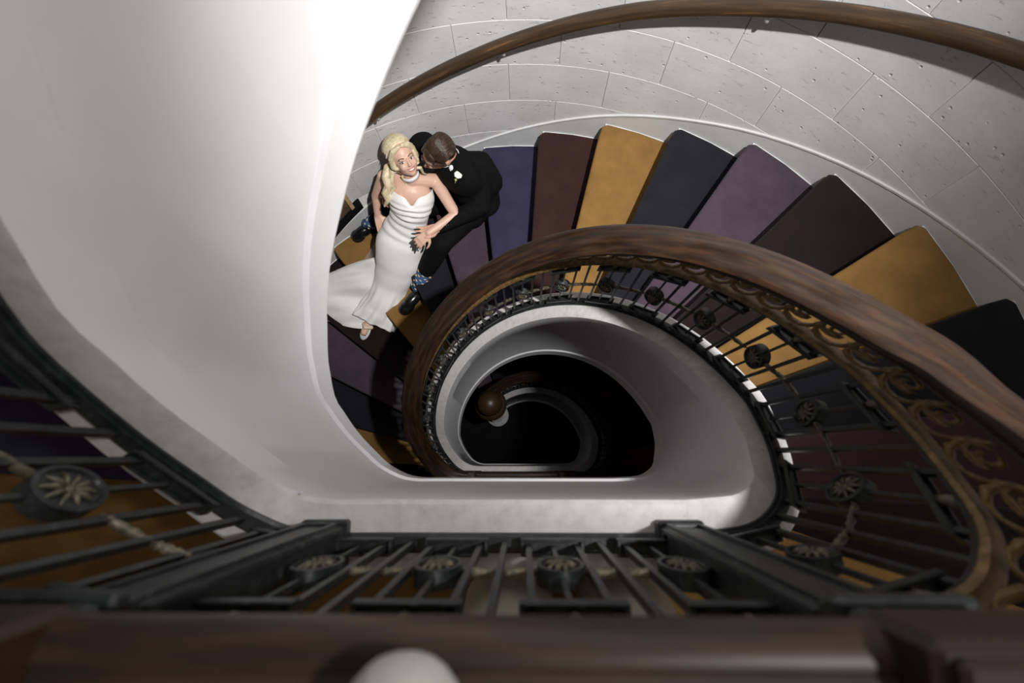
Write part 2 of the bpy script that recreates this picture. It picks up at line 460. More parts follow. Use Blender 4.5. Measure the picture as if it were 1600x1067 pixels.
# ------------------------------------------------------------------ ironwork
H_TOP = 0.53; OFF = 0.017                    # top rail above the parapet; plane of the bars outside the iron edge
def iron_parts():
    P = {}
    bm = bmesh.new(); bx(bm, 0, 0, H_TOP/2, .0085, .011, H_TOP); P['bar'] = bm_mesh('bar', bm, MAT['iron'])
    bm = bmesh.new(); bx(bm, 0, 0, .265, .0065, .008, .40); P['thin'] = bm_mesh('thin_bar', bm, MAT['iron'])
    # cross tray: a channel joining three bars
    bm = bmesh.new()
    bx(bm, 0, 0, 0, .100, .024, .006); bx(bm, 0, -.012, .006, .100, .005, .018, .0012); bx(bm, 0, .012, .006, .100, .005, .018, .0012)
    for x in (-.05, .05): bx(bm, x, 0, .004, .006, .028, .020, .001)
    P['tray'] = bm_mesh('tray', bm, MAT['iron'])
    bm = bmesh.new(); bmesh.ops.create_cone(bm, cap_ends=True, segments=8, radius1=.006, radius2=.011, depth=.05, matrix=Matrix.Identity(4))
    P['stub'] = bm_mesh('stub', bm, MAT['bronze'], True)
    # oval medallion: thick oval drum with a rim and a leafy face on both sides
    bm = bmesh.new(); seg = 28; prof = [(.0, .0060), (.72, .0085), (.80, .0085), (.84, .0125), (1.0, .0120), (1.0, -.0120), (.84, -.0125), (.80, -.0085), (.72, -.0085), (0, -.0060)]
    rings = []
    for r, y in prof:
        if r == 0: rings.append([bm.verts.new((0, y, 0))]); continue
        rings.append([bm.verts.new((.0315*r*math.cos(2*PI*k/seg), y, .056*r*math.sin(2*PI*k/seg))) for k in range(seg)])
    for A, B in zip(rings, rings[1:]):
        for k in range(seg):
            if len(A) == 1: bm.faces.new((A[0], B[(k+1) % seg], B[k]))
            elif len(B) == 1: bm.faces.new((A[k], A[(k+1) % seg], B[0]))
            else: bm.faces.new((A[k], A[(k+1) % seg], B[(k+1) % seg], B[k]))
    P['medal'] = bm_mesh('medallion', bm, MAT['iron'], True); P['medal'].set_sharp_from_angle(angle=math.radians(40))
    bm = bmesh.new()
    for side in (-1, 1):
        for k in range(10):
            a = 2*PI*k/10; c, s = math.cos(a), math.sin(a)
            tube(bm, [(.004*c, side*.0085, .007*s), (.013*c, side*.0115, .023*s), (.0235*c, side*.0085, .042*s)], [.0022, .0042, .0015], 5)
        ell(bm, (0, side*.009, 0), (.006, .004, .008), seg=8, rings=6)
    P['face'] = bm_mesh('rosette', bm, MAT['bronze'], True)
    # knotted cross rod between medallions (unit length along x)
    def rod(L):
        bm = bmesh.new(); xs = [0, .10, .16, .22, .30, .40, .50, .60, .70, .78, .84, .90, 1]; rs = [.004, .0045, .008, .0055, .0068, .0085, .006, .0085, .0068, .0055, .008, .0045, .004]
        tube(bm, [(x*L, 0, 0) for x in xs], rs, 8); return bm_mesh('cross_rod', bm, MAT['bronze'], True)
    P['rod'] = rod
    # gilded running scroll, pitch 0.061, 0.12 high; x runs downhill
    bm = bmesh.new(); pts, rad = [], []
    cx, cz = .008, .076
    for k in range(22):
        a = math.radians(40 - k*26); r = .0040+.0225*(k/21)**.9
        pts.append((cx+r*math.cos(a)*.95, 0, cz+r*math.sin(a)*1.25)); rad.append(.0026+.0018*k/21)
    x, _, z = pts[-1]
    for q in ((.030, .052), (.024, .026), (.006, .010), (-.014, .012), (-.026, .030), (-.031, .052), (-.033, .076), (-.037, .104)):
        pts.append((q[0], 0, q[1]))
    rad += [.0046, .0050, .0052, .0050, .0058, .0046, .0066, .0028]
    tube(bm, pts, rad, 7, True, (1, 1.5))
    for q, w in (((-.030, .058), .0085), ((-.034, .086), .0078)): ell(bm, (q[0], 0, q[1]), (w*.75, w, w*.5), seg=8, rings=6)
    P['scroll'] = bm_mesh('scroll', bm, MAT['gilt'], True)
    return P
IP = iron_parts()

def place(me, name, parent, pos, tang, slope=True, dz=0.0):
    """x along the run (tang, may slope), y outwards, z up"""
    t = Vector(tang)
    if not slope: t = Vector((t.x, t.y, 0))
    t.normalize(); h = Vector((t.x, t.y, 0)).normalized()
    y = Vector((h.y, -h.x, 0)); z = y.cross(t)
    if z.z < 0: z = -z; y = -y
    M = Matrix(((t.x, y.x, z.x, pos.x), (t.y, y.y, z.y, pos.y), (t.z, y.z, z.z, pos.z+dz), (0, 0, 0, 1)))
    return obj(name, me, parent, M)

SHEAR = {}
def shear_place(me, name, parent, pos, tang, dz=0.0):
    """keeps z vertical while x follows the slope (one shared mesh for each slope)"""
    t = Vector(tang); hl = Vector((t.x, t.y)).length; sl = round(t.z/hl/.08)*.08
    key = (me.name, round(sl, 3))
    if key not in SHEAR:
        m2 = me.copy()
        for v in m2.vertices: v.co.z += v.co.x*sl
        m2.update(); SHEAR[key] = m2
    M = Matrix.Translation((pos.x, pos.y, pos.z+dz)) @ Matrix.Rotation(math.atan2(t.y, t.x), 4, 'Z')
    return obj(name, SHEAR[key], parent, M)

class Run:
    """a run of railing along a 3D polyline (points on the parapet's iron edge)"""
    def __init__(s, pts, outs):
        s.p = pts; s.o = outs; s.L = [0]
        for a, b in zip(pts, pts[1:]): s.L.append(s.L[-1]+(Vector((b.x-a.x, b.y-a.y))).length)
    def at(s, d, off=OFF):
        d = max(0, min(s.L[-1]-1e-6, d)); j = 0
        lo, hi = 0, len(s.L)-2
        while lo < hi:
            mid = (lo+hi+1)//2
            if s.L[mid] <= d: lo = mid
            else: hi = mid-1
        j = lo; t = (d-s.L[j])/max(1e-9, s.L[j+1]-s.L[j])
        p = s.p[j].lerp(s.p[j+1], t); o = s.o[j].lerp(s.o[j+1], t).normalized()
        a, b = s.p[max(0, j-1)], s.p[min(len(s.p)-1, j+2)]
        return p+o*off, (b-a).normalized(), o

def grain_uv(me, fr, prof):
    '''u = metres along the run, v = metres round the section'''
    L = [0]
    for a, b in zip(fr, fr[1:]): L.append(L[-1]+(b[0]-a[0]).length)
    P = [0]
    for a, b in zip(prof, prof[1:]): P.append(P[-1]+math.hypot(b[0]-a[0], b[1]-a[1]))
    m = len(prof); uv = me.uv_layers.new(name='grain')
    for lp in me.loops: uv.data[lp.index].uv = (L[lp.vertex_index//m], P[lp.vertex_index % m])

def rail_sweep(run, prof, name, mat, parent, d0=0, d1=None, n=None, smooth=True, sharp=40):
    d1 = run.L[-1] if d1 is None else d1
    n = n or max(2, int((d1-d0)/.018)); fr = []
    for k in range(n+1):
        p, t, o = run.at(d0+(d1-d0)*k/n, 0); fr.append((p, o, Vector((0, 0, 1))))
    V, F = sweep(fr, prof); me = mesh(name, V, F, mat, smooth); grain_uv(me, fr, prof); fix_normals(me)
    if smooth: me.set_sharp_from_angle(angle=math.radians(sharp))
    return obj(name, me, parent)

def c(off, pts): return [(a+off, b) for a, b in pts]
HAND = c(OFF, [(-.030, .690), (-.040, .694), (-.043, .702), (-.040, .709), (-.048, .716), (-.053, .728), (-.053, .740), (-.046, .750), (-.034, .757), (-.028, .756), (-.015, .764), (0, .766),
        (.015, .764), (.028, .756), (.034, .757), (.046, .750), (.053, .740), (.053, .728), (.048, .716), (.040, .709), (.043, .702), (.040, .694), (.030, .690)])
BASE = c(OFF, [(-.017, 0), (-.017, .010), (-.011, .013), (-.011, .022), (.011, .022), (.011, .013), (.017, .010), (.017, 0)])
TOPR = c(OFF, [(-.010, .520), (-.012, .534), (.012, .534), (.010, .520)])
BAND = c(OFF, [(-.014, .534), (-.017, .540), (-.014, .552), (.014, .552), (.017, .540), (.014, .534)])
PITCH = 0.161
def railing(run, name, label, group, start, drop=0.0, d0=0.0, d1=None, scroll_sign=1, first_scroll=.03):
    R = empty(name, tuple(run.p[0])); tag(R, label, 'railing', group)
    Minv = Matrix.Translation(-Vector(run.p[0]))
    kids = []
    d1 = run.L[-1] if d1 is None else d1
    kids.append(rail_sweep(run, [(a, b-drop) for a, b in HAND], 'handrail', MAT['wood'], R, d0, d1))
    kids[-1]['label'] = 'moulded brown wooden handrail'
    kids.append(rail_sweep(run, BASE, 'base_rail', MAT['iron'], R, d0, d1, sharp=30))
    kids.append(rail_sweep(run, TOPR, 'top_rail', MAT['iron'], R, d0, d1, sharp=30))
    kids.append(rail_sweep(run, BAND, 'frieze_band', MAT['gilt'], R, d0, d1)); kids[-1]['label'] = 'gilded band under the scrolls'
    Z = Vector((0, 0, 1))
    s = d0+first_scroll
    while s < d1-.02:
        p, t, o = run.at(s)
        k = shear_place(IP['scroll'], 'scroll', R, p, t*scroll_sign, .556); kids.append(k)
        if drop: k.scale = (1, 1, (.14-drop)/.14)
        s += .061
    s = start
    rods = {}
    while s < d1+PITCH/2:
        for k, f in ((-1, -.25), (0, 0), (1, .25), (2, .5)):
            d = s+f*PITCH
            if d < d0+.004 or d > d1-.004: continue
            p, t, o = run.at(d)
            if k == 0: kids.append(place(IP['thin'], 'baluster', R, p, t, False))
            else: kids.append(place(IP['bar'], 'baluster', R, p, t, False))
        if d0 < s < d1:
            p, t, o = run.at(s)
            md = place(IP['medal'], 'medallion', R, p, t, False, .265); kids.append(md)
            fc = obj('rosette', IP['face'], md); fc['label'] = 'worn bronze leaf relief'
            for dz in (.050, .468):
                kids.append(shear_place(IP['tray'], 'tray', R, p, t, dz))
            kids.append(place(IP['stub'], 'finial', R, p, t, False, .495))
            for a, b in ((s+.032, s+PITCH*.5-.004), (s+PITCH*.5+.004, s+PITCH-.032)):
                if b > d1: continue
                pa, _, _ = run.at(a); pb, _, _ = run.at(b)
                L = (pb-pa).length; key = round(L, 3)
                if key not in rods: rods[key] = IP['rod'](L)
                kids.append(shear_place(rods[key], 'cross_rod', R, pa, pb-pa, .265))
        s += PITCH
    for k in kids:
        k.location = Vector(k.location)-Vector(run.p[0])
    return R

def curve_run(i0, i1, storey):
    return Run([Vector((PLAN[i].x, PLAN[i].y, zb(PLAN[i], storey))) for i in range(i0, i1+1)],
               [Vector((normal_at(i).x, normal_at(i).y, 0)) for i in range(i0, i1+1)])
POSTL, POSTR = -.349, .272
r_main = curve_run(0, NP-1, 0)
r_main.p.insert(0, Vector((POSTR+.03, -.135, PARA-.02))); r_main.o.insert(0, Vector((0, -1, 0))); r_main.__init__(r_main.p, r_main.o)
railing(r_main, 'railing', 'curved iron railing with gilded scrolls winding down beside the coloured steps', None, .115)
r_up = curve_run(70, NP-1, 1)
r_up.p.append(Vector((POSTL-.03, -.135, PARA))); r_up.o.append(Vector((0, -1, 0))); r_up.__init__(r_up.p, r_up.o)
# medallion positions counted back from the left post
L_up = r_up.L[-1]; st = (L_up-.095) % PITCH
railing(r_up, 'railing', 'dark out-of-focus iron railing climbing at the lower left', None, st)
def st_run(storey, x0, x1):
    return Run([Vector((x0+(x1-x0)*k/8, -.135, PARA+storey*STOREY)) for k in range(9)], [Vector((0, -1, 0))]*9)
r_st = st_run(0, POSTL+.033, POSTR-.033)
railing(r_st, 'railing', 'short straight iron railing across the bottom in front of the near landing', None, -.274-(POSTL+.033), drop=.055)
r_sl = st_run(-1, POSTL+.033, POSTR-.033)
railing(r_sl, 'railing', 'short straight railing of the lower landing deep in the well', None, .04, drop=.055)
r_low = curve_run(0, 118, -1)
r_low.p.insert(0, Vector((POSTR+.03, -.135, PARA-STOREY-.02))); r_low.o.insert(0, Vector((0, -1, 0))); r_low.__init__(r_low.p, r_low.o)
railing(r_low, 'railing', 'dark lowest railing curling round to the wooden ball', None, .115)

def post(x, storey, label):
    z0 = PARA+storey*STOREY
    R = empty('newel_post', (x, -.152, z0)); tag(R, label, 'newel post', 'iron corner posts of the landings')
    bm = bmesh.new(); bx(bm, 0, 0, .29, .066, .066, .58, .004); obj('shaft', bm_mesh('shaft', bm, MAT['iron']), R)
    for sx, sy in ((1, 0), (-1, 0), (0, 1), (0, -1)):
        bm = bmesh.new()
        if sy:
            for q in (-.026, .026): bx(bm, q, sy*.035, .30, .008, .006, .50, .001)
            bx(bm, 0, sy*.035, .555, .060, .006, .012, .001); bx(bm, 0, sy*.035, .05, .060, .006, .012, .001)
        else:
            for q in (-.026, .026): bx(bm, sx*.035, q, .30, .006, .008, .50, .001)
            bx(bm, sx*.035, 0, .555, .006, .060, .012, .001); bx(bm, sx*.035, 0, .05, .006, .060, .012, .001)
        obj('panel_moulding', bm_mesh('panel_moulding', bm, MAT['iron']), R)
    bm = bmesh.new(); bx(bm, 0, 0, .015, .080, .080, .03, .004); obj('plinth', bm_mesh('plinth', bm, MAT['iron']), R)
    bm = bmesh.new(); bx(bm, 0, 0, .590, .088, .090, .022, .004); bx(bm, 0, 0, .615, .104, .106, .020, .004); bx(bm, 0, 0, .655, .092, .094, .06, .004); obj('cap', bm_mesh('cap', bm, MAT['iron']), R)
    bm = bmesh.new(); bx(bm, 0, -.004, .700, .118, .122, .07, .006); bx(bm, 0, -.004, .739, .104, .108, .012, .004)
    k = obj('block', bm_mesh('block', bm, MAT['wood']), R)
    bm = bmesh.new()
    for r, z, h in ((.040, .748, .010), (.030, .755, .008), (.018, .761, .010)):
        bmesh.ops.create_cone(bm, cap_ends=True, segments=24, radius1=r, radius2=r*.86, depth=h, matrix=Matrix.Translation((0, -.004, z)))
    ro = obj('rosette', bm_mesh('rosette', bm, MAT['dwood'], False), k)
    bm = bmesh.new(); ell(bm, (0, -.004, .766), (.007, .007, .005), seg=10, rings=6); obj('brass_button', bm_mesh('brass_button', bm, MAT['gilt'], True), k)
post(POSTL, 0, 'dark iron corner post at the left end of the near straight railing')
post(POSTR, 0, 'dark iron corner post at the right end of the near straight railing')
post(POSTL, -1, 'small corner post with round rosette at the left end of the lower landing rail')
post(POSTR, -1, 'small corner post with round rosette at the right end of the lower landing rail')

# wall handrail
def wall_rail(storey, a0, a1, label):
    R = empty('wall_handrail', (0, 0, 0)); tag(R, label, 'handrail')
    fr = []
    for k in range(91):
        a = a0+(a1-a0)*k/90; r = math.radians(a); s = Vector((math.cos(r), math.sin(r), 0))
        z = -(18-n_tread(a))*RISE+storey*STOREY+WRH
        fr.append((Vector((CW.x, CW.y, z))+s*(RW-.075), s, Vector((0, 0, 1))))
    pr = [(-.026, -.030), (-.033, -.018), (-.034, .008), (-.026, .026), (-.010, .034), (.010, .034), (.026, .026), (.034, .008), (.033, -.018), (.026, -.030)]
    V, F = sweep(fr, pr); me = mesh('rail', V, F, MAT['dwood'], True); grain_uv(me, fr, pr); fix_normals(me); me.set_sharp_from_angle(angle=math.radians(45)); obj('rail', me, R)
    for a in (112, 92, 61, 34):
        if not a1 < a < a0: continue
        r = math.radians(a); s = Vector((math.cos(r), math.sin(r), 0)); z = -(18-n_tread(a))*RISE+storey*STOREY+WRH
        p = Vector((CW.x, CW.y, z))
        bm = bmesh.new(); tube(bm, [p+s*(RW+.01)+Vector((0, 0, -.10)), p+s*(RW-.03)+Vector((0, 0, -.10)), p+s*(RW-.07)+Vector((0, 0, -.08)), p+s*(RW-.075)+Vector((0, 0, -.028))], [.014, .012, .011, .012], 8)
        ell(bm, p+s*(RW-.0)+Vector((0, 0, -.10)), (.028, .028, .028), seg=12, rings=8)
        obj('bracket', bm_mesh('bracket', bm, MAT['skirt'], True), R)
WRH = .99
wall_rail(0, 150, -6, 'long dark wooden handrail fixed along the curved outer wall')

# ball newel at the very bottom
pb = PLAN[118]; zbb = zb(pb, -1)
R = empty('newel_post', (pb.x, pb.y, zg)); tag(R, 'newel post topped by a big polished wooden ball at the bottom', 'newel post')
nb = normal_at(118); hz = zbb-zg
q = Vector((.030, -.065))
bm = bmesh.new(); tube(bm, [(q.x, q.y, 0), (q.x, q.y, .12), (q.x, q.y, .14), (q.x, q.y, hz+.60), (q.x, q.y, hz+.66)], [.14, .14, .10, .10, .12], 24); obj('pedestal', bm_mesh('pedestal', bm, MAT['plaster'], True), R)
bm = bmesh.new(); tube(bm, [(q.x, q.y, hz+.66), (q.x, q.y, hz+.70), (q.x, q.y, hz+.73)], [.15, .16, .11], 28); obj('collar', bm_mesh('collar', bm, MAT['dwood'], True), R)
bm = bmesh.new(); ell(bm, (q.x, q.y, hz+.85), (.125, .125, .125), seg=32, rings=20); obj('ball', bm_mesh('ball', bm, MAT['dwood'], True), R)

# ------------------------------------------------------------------ people
def sc_mat():
    def skin(k, col):
        m, nt, b = nodes('skin_'+k); c = ramp(nt, noise(nt, 18, 4), [(0.3, tuple(x*.93 for x in col)), (0.7, col)])
        nt.links.new(c, b.inputs['Base Color']); b.inputs['Roughness'].default_value = .45
        b.inputs['Subsurface Weight'].default_value = .08; b.inputs['Subsurface Radius'].default_value = (.012, .005, .003); b.inputs['Subsurface Scale'].default_value = .5
        MAT['skin_'+k] = m
    skin('bride', (.70, .45, .34)); skin('groom', (.64, .36, .27)); skin('third', (.5, .3, .22))
    m, nt, b = nodes('satin'); b.inputs['Base Color'].default_value = (.84, .825, .805, 1); b.inputs['Roughness'].default_value = .33
    b.inputs['Specular IOR Level'].default_value = .4; b.inputs['Sheen Weight'].default_value = .15
    bump(nt, b, noise(nt, 7, 3), .25, .02); MAT['satin'] = m
    def hair(k, c0, c1, rough):
        m, nt, b = nodes('hair_'+k); g = noise(nt, 60, 5, .6, stretch=(1.0, 1.0, .12))
        c = ramp(nt, g, [(0.3, c0), (0.7, c1)]); nt.links.new(c, b.inputs['Base Color']); b.inputs['Roughness'].default_value = rough
        bump(nt, b, g, .5, .006); MAT['hair_'+k] = m
    hair('blonde', (.46, .36, .20), (.80, .70, .50), .38); hair('brown', (.020, .011, .007), (.070, .040, .024), .34)
    MAT['suit'] = plain('black_wool', (.0045, .0045, .005), .85, var=.25, vscale=30, bmp=.3, bscale=300, spec=.12)
    MAT['shirt'] = plain('white_cotton', (.80, .80, .82), .7)
    MAT['leather'] = plain('black_leather', (.006, .006, .007), .22, var=.2, vscale=30)
    MAT['lips'] = plain('lips', (.52, .16, .15), .35); MAT['eye'] = plain('eye_white', (.75, .74, .74), .25); MAT['iris'] = plain('iris', (.02, .035, .05), .2)
    MAT['brow'] = plain('brow', (.14, .075, .035), .7); MAT['teeth'] = plain('teeth', (.85, .82, .78), .3)
    MAT['sock'] = plain('sock_blue', (.055, .135, .32), .9, var=.15, vscale=60); MAT['stripe'] = plain('sock_mark', (.75, .55, .32), .9)
    MAT['gold'] = plain('ring_gold', (.85, .60, .25), .25, 1.0); MAT['petal'] = plain('petal', (.85, .84, .78), .6); MAT['leaf'] = plain('bud_green', (.35, .38, .10), .6)
    MAT['nail'] = plain('nail', (.25, .03, .05), .2); MAT['nude'] = plain('nude_shoe', (.68, .54, .42), .4)
    MAT['clear'] = plain('clear_heel', (.62, .64, .66), .12)
    m, nt, b = nodes('tulle'); b.inputs['Base Color'].default_value = (.85, .84, .82, 1); b.inputs['Roughness'].default_value = .8; b.inputs['Alpha'].default_value = .22; MAT['tulle'] = m
    MAT['linen'] = plain('pale_cloth', (.70, .62, .53), .85, var=.08, vscale=9, bmp=.2, bscale=90)
    MAT['knit'] = plain('pale_knit', (.44, .41, .39), .9, bmp=.4, bscale=160)
sc_mat()

def baked(name, bm, mat, voxel=.006, smooth=6, parent=None, subdiv=0):
    """join the shapes of bm into one continuous skin (voxel remesh, then smoothing)"""
    me = bpy.data.meshes.new(name); bmesh.ops.recalc_face_normals(bm, faces=bm.faces); bm.to_mesh(me); bm.free()
    o = bpy.data.objects.new(name, me); COL.objects.link(o)
    md = o.modifiers.new('r', 'REMESH'); md.mode = 'VOXEL'; md.voxel_size = voxel
    if smooth:
        sm = o.modifiers.new('s', 'SMOOTH'); sm.factor = .5; sm.iterations = smooth
    dg = bpy.context.evaluated_depsgraph_get()
    m2 = bpy.data.meshes.new_from_object(o.evaluated_get(dg))
    bpy.data.objects.remove(o); bpy.data.meshes.remove(me)
    m2.name = name; m2.materials.clear(); m2.materials.append(mat)
    m2.polygons.foreach_set('use_smooth', [True]*len(m2.polygons))
    q = obj(name, m2, parent)
    if parent: q.location = -Vector(parent.location)
    return q
def child(name, bm, mat, parent, smooth=True):
    q = obj(name, bm_mesh(name, bm, mat, smooth), parent)
    base = parent
    off = Vector((0, 0, 0))
    while base: off += Vector(base.location); base = base.parent
    q.location = -off
    return q

def limb(bm, pts, rads, seg=12):
    """tapered limb with round joints"""
    P = [Vector(p) for p in pts]; D, Rr = [], []
    for i in range(len(P)-1):
        for k in range(6):
            t = k/6; D.append(P[i].lerp(P[i+1], t)); Rr.append(rads[i]+(rads[i+1]-rads[i])*t)
    D.append(P[-1]); Rr.append(rads[-1])
    tube(bm, D, Rr, seg)
    for p, r in zip(P, rads): ell(bm, p, (r, r, r), seg=10, rings=8)

def frame(fwd, up):
    """columns: x = right-hand side of the figure seen from the front reversed (its left), y = forward, z = up"""
    f = Vector(fwd).normalized(); u = Vector(up); u = (u-f*u.dot(f)).normalized(); x = f.cross(u)
    return Matrix((x, f, u)).transposed()

def hand(bm, wrist, direction, palm_n, curl=.5, spread=.25, size=1.0, thumb=1, bends=None):
    """palm and five separate fingers; palm_n points out of the palm, thumb = +1/-1 picks the side"""
    F = frame(direction, palm_n); X, Y, Zp = F.col[0], F.col[1], F.col[2]
    w = Vector(wrist); s = size
    tipinfo = []
    for k in range(4): tube(bm, [w+X*((k-1.5)*.012*s), w+Y*.040*s+X*((k-1.5)*.016*s), w+Y*.082*s+X*((k-1.5)*.0195*s)], [.013*s, .0125*s, .0105*s], 8)
    lens = [.070, .078, .073, .058]
    for k in range(4):
        kk = (k-1.5)*thumb*-1
        base = w+Y*.080*s+X*(kk*.0195*s)
        d = (Y+X*(kk*spread*.30)).normalized(); p = base; pts = [p-d*.01]; a = 0
        for j in range(3):
            a += curl*(.55 if j == 0 else .75)
            dd = (d*math.cos(a)+Zp*math.sin(a)).normalized(); p = p+dd*lens[k]*s*(.42, .32, .26)[j]; pts.append(p)
        tube(bm, pts, [.0095*s, .0088*s, .0078*s, .0062*s], 8); ell(bm, pts[-1], (.0064*s,)*3, seg=8, rings=6)
        tipinfo.append(pts)
    b0 = w+Y*.018*s+X*(thumb*.020*s); b1 = b0+(Y*.55+X*thumb*.75+Zp*.30).normalized()*.040*s; b2 = b1+(Y*.85+X*thumb*.35+Zp*.45).normalized()*.032*s; b3 = b2+(Y*.95+Zp*.5).normalized()*.024*s
    tube(bm, [b0, b1, b2, b3], [.014*s, .0115*s, .0098*s, .0072*s], 8); ell(bm, b3, (.0075*s,)*3, seg=8, rings=6)
    return tipinfo

# ---- bride -------------------------------------------------------------
def bride():
    Rr = empty('person', at(628, 378, 3.94)); tag(Rr, 'smiling blonde woman in a long white satin gown reclining on the steps', 'person')
    H = at(630, 247, 3.20); toC = (Vector((0, 0, CAM_Z))-H).normalized()
    ix = Vector((1, 0, 0)); ix = (ix-toC*ix.dot(toC)).normalized(); iy = toC.cross(ix)
    fwd = (toC*.93+ix*.30-iy*.20).normalized(); upv = iy*.88-ix*.46
    F = frame(fwd, upv)
    def L(x, y, z): return H+F @ Vector((x, y, z))
    nb = at(645, 281, 3.37); chest = at(642, 305, 3.47); waist = at(637, 343, 3.66); pel = at(628, 378, 3.82)
    rs, ls = at(600, 276, 3.41), at(680, 282, 3.43)
    re, rw = at(588, 306, 3.59), at(590, 336, 3.73)
    le, lw = at(712, 335, 3.46), at(670, 364, 3.45)
    bm = bmesh.new()
    # head
    ell(bm, L(0, -.012, .028), (.070, .088, .084), F, 24, 16)
    ell(bm, L(0, .026, -.030), (.061, .064, .074), F, 20, 14)
    ell(bm, L(0, .034, -.062), (.045, .052, .044), F, 20, 14); ell(bm, L(0, .062, -.084), (.024, .022, .020), F)
    for s in (-1, 1):
        ell(bm, L(s*.032, .060, -.030), (.026, .024, .028), F)
        ell(bm, L(s*.070, -.005, -.008), (.008, .018, .028), F, 10, 8)
        ell(bm, L(s*.030, .074, .022), (.020, .010, .007), F, 10, 8)
    tube(bm, [L(0, .080, .016), L(0, .092, -.004), L(0, .104, -.022)], [.006, .0075, .0105], 8); ell(bm, L(0, .098, -.026), (.015, .010, .009), F, 10, 8)
    ell(bm, L(0, .078, -.054), (.024, .012, .013), F, 12, 8)
    # neck, torso, arms
    limb(bm, [L(0, -.022, -.060), nb], [.049, .050])
    limb(bm, [nb, rs], [.048, .046]); limb(bm, [nb, ls], [.048, .046])
    tax = (nb-pel).normalized(); tf = (Vector((0, 0, CAM_Z))-chest); tf = (tf-tax*tf.dot(tax)).normalized(); tx = tf.cross(tax)
    TB = Matrix((tx, tf, tax)).transposed()
    ell(bm, chest, (.145, .090, .115), TB, 20, 14); ell(bm, waist, (.115, .078, .12), TB, 20, 14); ell(bm, pel, (.150, .10, .11), TB, 20, 14)
    for s in (-1, 1): ell(bm, chest+TB @ Vector((s*.058, .058, .000)), (.048, .036, .046), TB, 16, 12)
    limb(bm, [rs, re, rw], [.043, .034, .024]); limb(bm, [ls, le, lw], [.043, .035, .024])
    k1, a1 = at(604, 452, 4.13), at(575, 505, 4.255)
    limb(bm, [at(612, 390, 3.88), k1, a1], [.070, .042, .026]); limb(bm, [at(640, 390, 3.88), at(622, 450, 4.13), at(594, 496, 4.26)], [.070, .042, .024])
    limb(bm, [a1, at(569, 519, 4.275)], [.028, .028])
    hd = at(596, 356, 3.76)-rw
    hand(bm, rw, hd, Vector((.2, .4, -1)), .22, .35, .95, 1)
    hd2 = at(650, 382, 3.485)-lw
    hand(bm, lw, hd2, Vector((-.1, .2, -1)), .55, .3, .95, 1)
    body = baked('body', bm, MAT['skin_bride'], .0046, 7, Rr)
    # features
    bm = bmesh.new()
    for s in (-1, 1): ell(bm, L(s*.031, .079, .004), (.0135, .0075, .0072), F, 12, 8)
    eyes = child('eyes', bm, MAT['eye'], Rr)
    bm = bmesh.new()
    for s in (-1, 1): ell(bm, L(s*.031+.003, .0855, .004), (.0058, .003, .0060), F, 10, 6)
    child('iris', bm, MAT['iris'], eyes)
    bm = bmesh.new()
    for s in (-1, 1):
        tube(bm, [L(s*.014, .088, .024), L(s*.030, .086, .030), L(s*.049, .072, .025)], [.0028, .0034, .0016], 6)
        tube(bm, [L(s*.016, .085, .009), L(s*.031, .088, .0125), L(s*.047, .077, .0085)], [.0016, .0024, .0022], 6)
    child('eyebrows', bm, MAT['brow'], Rr)
    bm = bmesh.new()
    tube(bm, [L(-.031, .073, -.042), L(-.014, .089, -.0475), L(0, .0925, -.0475), L(.014, .089, -.0475), L(.031, .073, -.042)], [.002, .0036, .0034, .0036, .002], 8)
    tube(bm, [L(-.030, .073, -.044), L(-.014, .085, -.061), L(0, .088, -.0655), L(.014, .085, -.061), L(.030, .073, -.044)], [.002, .0042, .0048, .0042, .002], 8)
    lips = child('lips', bm, MAT['lips'], Rr)
    bm = bmesh.new(); tube(bm, [L(-.025, .077, -.0455), L(-.012, .0875, -.053), L(0, .0905, -.0555), L(.012, .0875, -.053), L(.025, .077, -.0455)], [.002, .0055, .0062, .0055, .002], 8); child('teeth', bm, MAT['teeth'], lips)
    # hair: crown swept back, long waves over her right shoulder, a strand on the other side
    bm = bmesh.new()
    ell(bm, L(0, -.040, .045), (.086, .088, .095), F, 24, 16); ell(bm, L(0, -.055, .070), (.074, .074, .060), F, 20, 12); ell(bm, L(0, -.06, -.02), (.080, .060, .10), F, 20, 12)
    for s in (-1, 1):
        limb(bm, [L(s*.014, .062, .090), L(s*.050, .048, .078), L(s*.074, .020, .035), L(s*.080, .000, -.020)], [.014, .020, .020, .018], 8)
    wave = [(606, 262, 3.28), (603, 278, 3.30), (607, 290, 3.33), (602, 302, 3.37), (606, 313, 3.41), (601, 322, 3.45)]
    limb(bm, [L(-.078, -.005, -.02)]+[at(*w) for w in wave], [.026, .027, .028, .026, .024, .018, .008], 10)
    wave2 = [(613, 268, 3.27), (612, 283, 3.31), (616, 294, 3.36), (611, 304, 3.40), (609, 314, 3.43)]
    limb(bm, [L(-.07, .01, -.02)]+[at(*w) for w in wave2], [.020, .020, .018, .016, .014, .007], 10)
    limb(bm, [L(-.070, .030, .02), L(-.074, .020, -.06), at(628, 276, 3.30), at(634, 286, 3.35), at(637, 294, 3.385)], [.012, .011, .008, .006, .003], 8)
    strand = [(657, 262, 3.24), (661, 270, 3.30), (667, 273, 3.34)]
    limb(bm, [L(.074, .02, .03), L(.076, .012, -.03)]+[at(*w) for w in strand], [.014, .013, .011, .008, .004], 8)
    for k in range(30):                                   # combed-back crown
        x = (k/29*2-1)*1.25; pts = []
        for q in range(9):
            ph = math.radians(42+q/8*135); pts.append(L(.092*math.sin(x), -.042+.098*math.cos(ph)*math.cos(x), .048+.096*math.sin(ph)*math.cos(x)))
        tube(bm, pts, [.003, .004, .0045, .0045, .0045, .0045, .004, .004, .003], 5)
